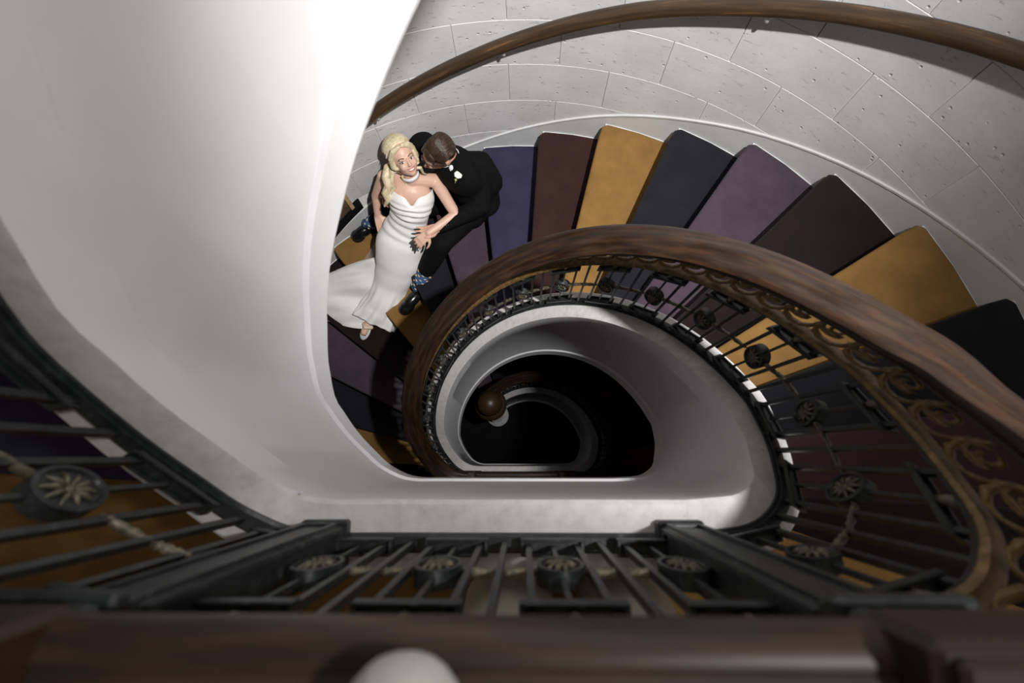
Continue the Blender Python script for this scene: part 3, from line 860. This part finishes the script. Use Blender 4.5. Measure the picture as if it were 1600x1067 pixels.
    hr = baked('hair', bm, MAT['hair_blonde'], .0040, 2, Rr); hr['label'] = 'platinum blonde hair, half up, long waves over one shoulder'
    bm = bmesh.new(); tube(bm, [L(x*.094*1.0, .014-abs(x)*.03, .118-abs(x)**2*.075) for x in (-1, -.75, -.5, -.25, 0, .25, .5, .75, 1)], .0028, 6)
    child('hair_band', bm, MAT['satin'], hr)
    # choker
    bm = bmesh.new(); na = (nb-L(0, -.022, -.060)).normalized(); nc = L(0, -.022, -.060).lerp(nb, .62); nx = na.cross(toC).normalized(); ny = nx.cross(na)
    V, Fc = [], []
    seg = 28
    for i, (o_, r_) in enumerate(((-.014, .0525), (-.014, .056), (.014, .057), (.014, .0535))):
        for k in range(seg):
            a = 2*PI*k/seg; V.append(nc+na*o_+nx*(r_*math.cos(a))+ny*(r_*math.sin(a)))
    for i in range(4):
        for k in range(seg): Fc.append((i*seg+k, i*seg+(k+1) % seg, ((i+1) % 4)*seg+(k+1) % seg, ((i+1) % 4)*seg+k))
    me = mesh('choker', V, Fc, MAT['shirt'], True); fix_normals(me); ch = obj('choker', me, Rr); ch.location = -Vector(Rr.location)
    # gown: rings from the neckline to the hem
    R0 = [((643, 300, 3.44), .134, .096), ((643, 310, 3.475), .148, .120), ((642, 320, 3.52), .138, .110), ((640, 332, 3.585), .128, .098), ((637, 345, 3.66), .130, .096), ((632, 360, 3.74), .150, .112),
          ((627, 380, 3.82), .176, .125), ((624, 402, 3.91), .170, .118), ((618, 424, 4.01), .145, .108), ((610, 446, 4.11), .130, .10), ((602, 468, 4.18), .132, .10), ((593, 487, 4.235), .150, .085), ((585, 504, 4.275), .175, .060)]
    cs = [at(*r[0]) for r in R0]; NS, NR = 72, 84; V, Fc = [], []
    for i in range(NR+1):
        g = i/NR*(len(R0)-1); j = min(int(g), len(R0)-2); t = g-j
        c0 = cs[max(j-1, 0)]; c1 = cs[j]; c2 = cs[j+1]; c3 = cs[min(j+2, len(cs)-1)]
        p = .5*((2*c1)+(c2-c0)*t+(2*c0-5*c1+4*c2-c3)*t*t+(3*c1-c0-3*c2+c3)*t**3)
        ts = t*t*(3-2*t); w = R0[j][1]+(R0[j+1][1]-R0[j][1])*ts; dp = R0[j][2]+(R0[j+1][2]-R0[j][2])*ts
        tg = .5*((c2-c0)+(2*c0-5*c1+4*c2-c3)*2*t+(3*c1-c0-3*c2+c3)*3*t*t); ax = -tg.normalized(); fr = (Vector((0, 0, CAM_Z))-p); fr = (fr-ax*fr.dot(ax)).normalized(); sx = fr.cross(ax)
        for k in range(NS):
            a = 2*PI*k/NS; ca, sa = math.cos(a), math.sin(a)                 # a = 90 deg is the front
            fold = 0.0
            if 1.5 < g < 6:                                                  # draped bodice: soft swags
                e = math.sin(PI*(g-1.5)/4.5); fold += .0065*e*math.sin(g*7.5+1.6*sa+2.2*ca)*(max(0, sa)**.5 if sa > 0 else 0)
            if 1 <= g < 2.6: fold += .010*max(0, sa)*math.sin((g-1)*9-2.2*abs(ca))
            if g > 8.5: fold += .012*(g-8.5)/3.5*math.sin(a*7+g*1.4)+.008*(g-8.5)/3.5*math.sin(a*13+2)
            up_ = 0.0
            if g < 1.2:                                                      # sweetheart neckline
                q = (1.2-g)/1.2
                up_ = q*(.030*abs(ca)**1.5*(1 if sa > 0 else .2) - .045*math.exp(-(ca/.20)**2)*1.25*(1 if sa > 0 else 0))
            V.append(p+sx*(ca*(w+fold))+fr*(sa*(dp+fold))+ax*up_)
    for i in range(NR):
        for k in range(NS): Fc.append((i*NS+k, i*NS+(k+1) % NS, (i+1)*NS+(k+1) % NS, (i+1)*NS+k))
    me = mesh('gown', V, Fc, MAT['satin'], True); fix_normals(me)
    gw = obj('gown', me, Rr); gw.location = -Vector(Rr.location); gw['label'] = 'draped white satin gown'
    md = gw.modifiers.new('t', 'SOLIDIFY'); md.thickness = .003; md.offset = 0
    # train spreading over the steps to the left
    E0 = [(600, 402, 3.95), (596, 425, 4.02), (592, 450, 4.10), (586, 475, 4.22), (584, 496, 4.26), (576, 512, 4.275)]         # along the gown
    E1 = [(565, 408, 4.07), (556, 426, 4.09), (545, 448, 4.16), (532, 470, 4.255), (537, 493, 4.27), (549, 512, 4.31)]
    E2 = [(524, 424, 4.23), (507, 432, 4.25), (492, 448, 4.28), (487, 468, 4.32), (489, 486, 4.41), (503, 499, 4.45)]
    nu, nv = 40, 40; V, Fc = [], []
    A, B_, C_ = [[at(*q) for q in e] for e in (E0, E1, E2)]
    def sp(P, t):
        g = t*(len(P)-1); j = min(int(g), len(P)-2); t = g-j; c0, c1, c2, c3 = P[max(j-1, 0)], P[j], P[j+1], P[min(j+2, len(P)-1)]
        return .5*((2*c1)+(c2-c0)*t+(2*c0-5*c1+4*c2-c3)*t*t+(3*c1-c0-3*c2+c3)*t**3)
    for i in range(nu+1):
        for j in range(nv+1):
            u, v = i/nu, j/nv; p = (1-u)*(1-u)*sp(A, v)+2*u*(1-u)*(2*sp(B_, v)-.5*sp(A, v)-.5*sp(C_, v))+u*u*sp(C_, v)
            amp = .016*math.sin(PI*min(1, u*1.2))*(1-.35*u)
            p = p+Vector((0, -.25, 1))*amp*(math.sin(v*19+u*2.5)+.5*math.sin(v*33-u*4+1))
            V.append(p+Vector((0, 0, .012)))
    for i in range(nu):
        for j in range(nv): Fc.append((i*(nv+1)+j, i*(nv+1)+j+1, (i+1)*(nv+1)+j+1, (i+1)*(nv+1)+j))
    me = mesh('train', V, Fc, MAT['satin'], True); tr = obj('train', me, Rr); tr.location = -Vector(Rr.location); tr['label'] = 'train of the gown spread over the steps'
    md = tr.modifiers.new('t', 'SOLIDIFY'); md.thickness = .003; md.offset = 0
    # sheer tulle falling beside the gown
    V, Fc = [], []; T0 = [at(598, 352, 3.86), at(594, 380, 3.92), at(592, 405, 4.0), at(590, 432, 4.06)]; T1 = [at(590, 372, 4.0), at(574, 398, 4.10), at(556, 418, 4.15), at(540, 436, 4.2)]
    for i in range(13):
        for j in range(13):
            u, v = i/12, j/12; p = sp(T0, v).lerp(sp(T1, v), u)+Vector((0, 0, .010*math.sin(v*9+u*11))); V.append(p)
    for i in range(12):
        for j in range(12): Fc.append((i*13+j, i*13+j+1, (i+1)*13+j+1, (i+1)*13+j))
    me = mesh('veil', V, Fc, MAT['tulle'], True); ve = obj('veil', me, Rr); ve.location = -Vector(Rr.location); ve['label'] = 'sheer tulle veil'
    # open-toed shoe with a clear edge
    hs, tp = at(576, 503, 4.24), at(569, 520, 4.28); d = (tp-hs).normalized()
    SF = frame(d, Vector((0, 0, 1)))
    bm = bmesh.new(); ell(bm, hs.lerp(tp, .8)+Vector((0, 0, -.014)), (.040, .080, .012), SF, 16, 8); sole = child('shoe', bm, MAT['clear'], Rr)
    bm = bmesh.new(); limb(bm, [hs.lerp(tp, .35)+SF @ Vector((-.030, 0, -.01)), hs.lerp(tp, .45)+SF @ Vector((0, 0, .022)), hs.lerp(tp, .35)+SF @ Vector((.030, 0, -.01))], [.018, .018, .018], 8); child('strap', bm, MAT['nude'], sole)
    bm = bmesh.new()
    for k in range(5): ell(bm, tp+SF @ Vector(((k-2)*.011, .012-abs(k-1)*.004, .016)), (.0045, .005, .003), SF, 8, 6)
    child('toenails', bm, MAT['nail'], sole)
    # ring
    bm = bmesh.new(); bmesh.ops.create_uvsphere(bm, u_segments=10, v_segments=6, radius=.006, matrix=Matrix.Translation(at(664, 384, 3.445))); child('ring', bm, MAT['gold'], Rr)
bride()

# ---- groom -------------------------------------------------------------
def groom():
    Rr = empty('person', at(752, 315, 3.78)); tag(Rr, 'dark-haired man in a black suit bending over the woman, boutonniere on lapel', 'person')
    H = at(684, 240, 3.14)
    fwd = Vector((-.80, -.52, -.42)); upv = Vector((-.12, -.42, .88))
    F = frame(fwd, upv)
    def L(x, y, z): return H+F @ Vector((x, y, z))
    nb = at(706, 252, 3.29); chest = at(718, 268, 3.40); belly = at(738, 295, 3.54); pel = at(750, 314, 3.66)
    rs, ls = at(660, 224, 3.36), at(750, 257, 3.34)
    le, lw = at(752, 322, 3.49), at(686, 355, 3.48)
    re, rw = at(612, 268, 3.60), at(603, 300, 3.62)
    lh, lk, la = at(742, 326, 3.68), at(690, 380, 3.64), at(656, 440, 4.00)
    rh, rk, ra = at(728, 305, 3.68), at(622, 334, 3.88), at(583, 346, 4.02)
    tax = (nb-pel).normalized(); tf = Vector((-.75, -.6, .1)); tf = (tf-tax*tf.dot(tax)).normalized(); tx = tf.cross(tax); TB = Matrix((tx, tf, tax)).transposed()
    bm = bmesh.new()
    ell(bm, L(0, -.012, .028), (.076, .096, .090), F, 24, 16); ell(bm, L(0, .024, -.030), (.064, .072, .078), F, 20, 14); ell(bm, L(0, .062, -.092), (.030, .026, .024), F)
    for s in (-1, 1):
        ell(bm, L(s*.036, .060, -.030), (.024, .024, .026), F); ell(bm, L(s*.042, .036, -.076), (.024, .040, .024), F)
        ell(bm, L(s*.080, -.010, -.014), (.010, .022, .034), F, 12, 10); ell(bm, L(s*.032, .078, .024), (.022, .012, .008), F, 10, 8)
    tube(bm, [L(0, .086, .016), L(0, .100, -.006), L(0, .114, -.026)], [.007, .009, .012], 8); ell(bm, L(0, .106, -.031), (.018, .012, .010), F, 10, 8)
    ell(bm, L(0, .084, -.060), (.026, .012, .014), F, 12, 8)
    limb(bm, [L(0, -.030, -.060), nb], [.056, .060])
    ell(bm, chest, (.17, .10, .16), TB, 16, 12); ell(bm, belly, (.14, .095, .15), TB, 16, 12); ell(bm, pel, (.15, .11, .11), TB, 16, 12)
    limb(bm, [nb, rs, re, rw], [.05, .05, .042, .028]); limb(bm, [nb, ls, le, lw], [.05, .05, .042, .028])
    limb(bm, [lh, lk, la], [.08, .055, .036]); limb(bm, [rh, rk, ra], [.08, .055, .036])
    hand(bm, lw, at(654, 366, 3.50)-lw, Vector((-.1, .1, 1)), .30, .4, 1.05, -1)
    hand(bm, rw, at(606, 326, 3.60)-rw, Vector((.5, .1, .5)), .45, .35, 1.05, 1)
    baked('body', bm, MAT['skin_groom'], .0052, 4, Rr)
    # face
    bm = bmesh.new()
    for s in (-1, 1): tube(bm, [L(s*.014, .094, .026), L(s*.032, .092, .033), L(s*.054, .074, .027)], [.004, .0048, .003], 6)
    child('eyebrows', bm, MAT['hair_brown'], Rr)
    bm = bmesh.new()
    for s in (-1, 1): ell(bm, L(s*.033, .082, .004), (.0135, .0075, .0055), F, 12, 8)
    ey = child('eyes', bm, MAT['eye'], Rr)
    bm = bmesh.new()
    for s in (-1, 1): ell(bm, L(s*.033, .0885, .003), (.0056, .003, .0050), F, 10, 6)
    child('iris', bm, MAT['iris'], ey)
    bm = bmesh.new(); tube(bm, [L(-.026, .080, -.060), L(0, .096, -.062), L(.026, .080, -.060)], [.003, .0065, .003], 8); child('lips', bm, MAT['lips'], Rr)
    # hair slicked back
    bm = bmesh.new()
    ell(bm, L(0, -.036, .050), (.080, .092, .080), F, 24, 16); ell(bm, L(0, -.055, .005), (.080, .066, .085), F, 20, 12); ell(bm, L(0, .018, .092), (.050, .040, .032), F, 16, 10)
    for s in (-1, 1): limb(bm, [L(s*.052, .036, .075), L(s*.074, .010, .035), L(s*.079, -.005, -.005)], [.018, .015, .008], 8)
    hr = baked('hair', bm, MAT['hair_brown'], .005, 3, Rr); hr['label'] = 'dark brown slicked-back hair'
    bm = bmesh.new()
    for k in range(64):                                   # combed locks from the hairline to the nape
        x = (k/63*2-1)*1.30; j = random.uniform(-.0025, .0025); pts = []
        for q in range(10):
            t = q/9; ph = math.radians(44+8*abs(x)+t*140)
            pts.append(L(.081*math.sin(x)+j*math.sin(t*7), -.036+.094*math.cos(ph)*math.cos(x*.75), .050+.0815*math.sin(ph)*math.cos(x)))
        tube(bm, pts, [.0015, .0030, .0034, .0034, .0036, .0034, .0034, .003, .0026, .0012], 5)
    child('locks', bm, MAT['hair_brown'], hr)
    # jacket
    bm = bmesh.new()
    ell(bm, chest, (.215, .135, .185), TB, 24, 16); ell(bm, belly, (.175, .13, .18), TB, 24, 16); ell(bm, pel+tax*.02, (.180, .135, .13), TB, 20, 14)
    limb(bm, [nb-tax*.02, rs], [.075, .082]); limb(bm, [nb-tax*.02, ls], [.075, .085])
    limb(bm, [rs, re, rw], [.080, .062, .046]); limb(bm, [ls, le, lw-(lw-le).normalized()*.02], [.085, .068, .046])
    sk = at(742, 340, 3.66)
    limb(bm, [at(757, 300, 3.56), sk, at(736, 352, 3.69)], [.105, .070, .03])
    limb(bm, [ls, at(764, 285, 3.47)], [.085, .095])
    jk = baked('jacket', bm, MAT['suit'], .008, 6, Rr); jk['label'] = 'black suit jacket'
    bm = bmesh.new()
    for k in range(3): ell(bm, le.lerp(lw, .86)+Vector((.012*k, -.028+.004*k, .035)), (.006, .006, .004), seg=8, rings=6)
    child('cuff_buttons', bm, MAT['leather'], jk)
    # trousers
    bm = bmesh.new()
    limb(bm, [lh, lk, la.lerp(lk, .36)], [.098, .074, .066]); limb(bm, [rh, rk, ra.lerp(rk, .12)], [.098, .074, .060]); ell(bm, pel, (.17, .13, .12), TB, 16, 12)
    limb(bm, [lk, la.lerp(lk, .5)], [.076, .070])
    tz = baked('trousers', bm, MAT['suit'], .008, 5, Rr); tz['label'] = 'black trousers'
    # shirt collar and cuff
    bm = bmesh.new(); na = (nb-L(0, -.03, -.06)).normalized(); nc = nb-na*.022
    nx = na.cross(Vector((0, 0, 1))).normalized(); ny = nx.cross(na); V, Fc = [], []; seg = 28
    for o_, r_ in ((-.030, .066), (-.030, .070), (.022, .080), (.022, .070)):
        for k in range(seg):
            a = 2*PI*k/seg; V.append(nc+na*o_+nx*(r_*math.cos(a))+ny*(r_*math.sin(a)))
    for i in range(4):
        for k in range(seg): Fc.append((i*seg+k, i*seg+(k+1) % seg, ((i+1) % 4)*seg+(k+1) % seg, ((i+1) % 4)*seg+k))
    me = mesh('shirt_collar', V, Fc, MAT['shirt'], True); fix_normals(me); q = obj('shirt_collar', me, Rr); q.location = -Vector(Rr.location)
    bm = bmesh.new(); limb(bm, [at(706, 262, 3.24), at(709, 272, 3.28), at(711, 283, 3.33)], [.020, .022, .012], 8); child('shirt_front', bm, MAT['shirt'], Rr)
    # boutonniere
    bm = bmesh.new(); b0 = at(716, 273, 3.235); tC = (Vector((0, 0, CAM_Z))-b0).normalized(); BF = frame(Vector((-.3, -.9, .1)), tC)
    for k in range(7):
        a = 2*PI*k/7; ell(bm, b0+BF @ Vector((.014*math.cos(a), .014*math.sin(a), 0)), (.013, .013, .007), BF, 10, 6)
    ell(bm, b0+tC*.005, (.012, .012, .008), BF, 10, 6)
    bt = child('boutonniere', bm, MAT['petal'], Rr); bt['label'] = 'white flower pinned to the lapel'
    bm = bmesh.new(); ell(bm, at(712, 281, 3.245), (.008, .010, .006)); limb(bm, [at(713, 280, 3.25), at(711, 286, 3.27)], [.004, .002], 6); child('bud', bm, MAT['leaf'], bt)
    # socks and shoes
    for (an, heel, toe, kn) in ((la, at(663, 450, 4.10), at(629, 487, 4.12), lk), (ra, at(586, 352, 4.10), at(553, 372, 4.12), rk)):
        bm = bmesh.new(); dd = (kn-an).normalized(); limb(bm, [an-dd*.055, an+dd*.20], [.046, .056], 14); so = child('sock', bm, MAT['sock'], Rr); so['label'] = 'blue patterned sock'
        bm = bmesh.new()
        sx = dd.cross(Vector((0, 0, 1))).normalized(); sy = sx.cross(dd)
        for r_ in range(8):
            for c_ in range(6):
                a = 2*PI*(c_+.5*(r_ % 2))/6; o_ = an+dd*(-.045+.028*r_)
                tube(bm, [o_+(sx*math.cos(a-.18)+sy*math.sin(a-.18))*(.0475+.0012*r_), o_+dd*.003+(sx*math.cos(a+.18)+sy*math.sin(a+.18))*(.0475+.0012*r_)], .0040, 5)
        child('mark', bm, MAT['stripe'], so)
        d = (toe-heel); d.z = 0; Ld = d.length; SF = frame(d, Vector((0, 0, 1))); g = Vector((heel.x, heel.y, CAM_Z-4.14))
        bm = bmesh.new()
        ell(bm, g+SF @ Vector((0, .03, .055)), (.046, .065, .055), SF, 18, 12); ell(bm, g+SF @ Vector((0, Ld*.5, .048)), (.046, Ld*.42, .048), SF, 18, 12); ell(bm, g+SF @ Vector((0, Ld*.80, .036)), (.048, Ld*.28, .036), SF, 18, 12)
        sh = baked('shoe', bm, MAT['leather'], .006, 5, Rr); sh['label'] = 'polished black lace-up shoe'
        bm = bmesh.new(); ell(bm, g+SF @ Vector((0, Ld*.80, .008)), (.050, Ld*.29, .008), SF, 18, 8); ell(bm, g+SF @ Vector((0, Ld*.12, .010)), (.044, Ld*.26, .010), SF, 18, 8); child('sole', bm, MAT['suit'], sh)
        bm = bmesh.new()
        for k in range(4): tube(bm, [g+SF @ Vector((-.022, Ld*(.34+.07*k), .092-.006*k)), g+SF @ Vector((0, Ld*(.35+.07*k), .100-.007*k)), g+SF @ Vector((.022, Ld*(.34+.07*k), .092-.006*k))], .0028, 6)
        child('laces', bm, MAT['suit'], sh)
groom()

# ---- the one standing behind the near railing ----------------------------
def third():
    Rr = empty('person', (.08, -.40, 0)); tag(Rr, 'person in pale clothes standing close behind the near straight railing', 'person')
    hipL, hipR = Vector((-.02, -.38, .90)), Vector((.19, -.38, .90)); kL, kR = Vector((-.03, -.315, .52)), Vector((.205, -.315, .52)); aL, aR = Vector((-.04, -.44, .08)), Vector((.21, -.44, .08))
    pel, chest, nb, hd = Vector((.085, -.44, .95)), Vector((.06, -.50, 1.27)), Vector((.05, -.49, 1.45)), Vector((.04, -.43, 1.60))
    sl, sr = Vector((-.13, -.49, 1.40)), Vector((.23, -.49, 1.40)); el, er = Vector((-.20, -.38, 1.40)), Vector((.30, -.40, 1.50)); wl, wr = Vector((-.105, -.235, 1.47)), Vector((.12, -.24, 1.66))
    bm = bmesh.new()
    limb(bm, [hipL, kL, aL], [.07, .05, .035]); limb(bm, [hipR, kR, aR], [.07, .05, .035]); ell(bm, pel, (.15, .10, .12)); ell(bm, chest, (.15, .09, .20)); ell(bm, Vector((.07, -.47, 1.08)), (.13, .085, .16))
    limb(bm, [nb, sl, el, wl], [.05, .045, .035, .024]); limb(bm, [nb, sr, er, wr], [.05, .045, .035, .024]); limb(bm, [nb, hd], [.05, .05])
    F = frame(Vector((-.05, .95, .1)), Vector((0, 0, 1)))
    ell(bm, hd+Vector((0, 0, .03)), (.073, .092, .088)); ell(bm, hd+Vector((0, .03, -.03)), (.06, .068, .072)); ell(bm, hd+Vector((0, .106, -.022)), (.012, .016, .016)); ell(bm, hd+Vector((0, .06, -.09)), (.028, .026, .022))
    for s in (-1, 1): ell(bm, hd+Vector((s*.076, -.01, -.01)), (.009, .02, .03))
    limb(bm, [aL, aL+Vector((-.02, .16, -.04))], [.036, .03]); limb(bm, [aR, aR+Vector((.02, .16, -.04))], [.036, .03])
    hand(bm, wr, Vector((-.5, .75, .3)), Vector((-.6, -.2, .5)), .6, .2, .95, 1); hand(bm, wl, Vector((.35, .75, .0)), Vector((0, 0, -1)), 1.5, .05, .7, 1)
    baked('body', bm, MAT['skin_third'], .006, 4, Rr)
    bm = bmesh.new(); limb(bm, [hipL, kL, aL+Vector((0, 0, .02))], [.104, .098, .080]); limb(bm, [hipR, kR, aR+Vector((0, 0, .02))], [.104, .098, .080]); ell(bm, pel, (.17, .12, .13)); baked('trousers', bm, MAT['linen'], .008, 5, Rr)
    bm = bmesh.new(); ell(bm, chest, (.175, .115, .22)); ell(bm, Vector((.07, -.465, 1.06)), (.165, .115, .18)); limb(bm, [nb-Vector((0, 0, .03)), sl, el, wl], [.065, .062, .052, .040]); limb(bm, [nb-Vector((0, 0, .03)), sr, er, wr], [.065, .062, .052, .036])
    limb(bm, [wl, Vector((-.075, -.165, 1.475)), Vector((-.062, -.132, 1.48))], [.046, .044, .034]); jm = baked('jumper', bm, MAT['knit'], .007, 5, Rr); jm['label'] = 'pale knitted sleeve resting on the handrail'
    bm = bmesh.new(); ell(bm, hd+Vector((0, -.02, .05)), (.084, .096, .085)); ell(bm, hd+Vector((0, -.05, -.02)), (.084, .07, .10)); baked('hair', bm, MAT['hair_brown'], .006, 3, Rr)
    for a, s in ((aL, -1), (aR, 1)):
        bm = bmesh.new(); ell(bm, Vector((a.x, a.y+.0, .045)), (.045, .07, .045)); ell(bm, Vector((a.x+s*.012, a.y+.12, .035)), (.048, .11, .035)); baked('shoe', bm, MAT['petal'], .006, 4, Rr)
third()

# ---- framed panel on the wall, left of the couple -------------------------
def panel():
    R = empty('wall_panel', (CW.x, CW.y, 0)); tag(R, 'brown wooden panel with black sill low on the wall, left of the woman', 'panel')
    def zz(az): return CAM_Z-3.78-(az-122.6)*.0185
    def slab(name, a0, a1, r0, r1, h0, h1, mat):
        bm = bmesh.new(); rows = []
        for k in range(7):
            a = a0+(a1-a0)*k/6; c_, s_ = math.cos(math.radians(a)), math.sin(math.radians(a))
            rows.append([bm.verts.new((c_*r, s_*r, zz(a)+h)) for r, h in ((r0, h0), (r1, h0), (r1, h1), (r0, h1))])
        for A, B in zip(rows, rows[1:]):
            for k in range(4): bm.faces.new((A[k], A[(k+1) % 4], B[(k+1) % 4], B[k]))
        bm.faces.new(rows[0]); bm.faces.new(list(reversed(rows[-1])))
        obj(name, bm_mesh(name, bm, mat), R)
    slab('board', 123.0, 136, RW-.022, RW+.005, 0, .46, MAT['board'])
    slab('frame', 122.6, 123.3, RW-.036, RW+.005, 0, .46, MAT['frame']); slab('frame', 122.6, 136, RW-.036, RW+.005, .44, .48, MAT['frame'])
    slab('sill', 121.2, 136, RW-.055, RW+.005, -.055, 0, MAT['suit'])
m, nt, b = nodes('panel_board'); cc = ramp(nt, noise(nt, 30, 6, .65), [(.3, (.05, .032, .016)), (.6, (.15, .10, .055)), (.75, (.34, .20, .08))]); nt.links.new(cc, b.inputs['Base Color']); MAT['board'] = m
MAT['frame'] = plain('panel_frame', (.55, .38, .20), .5, var=.15)
panel()
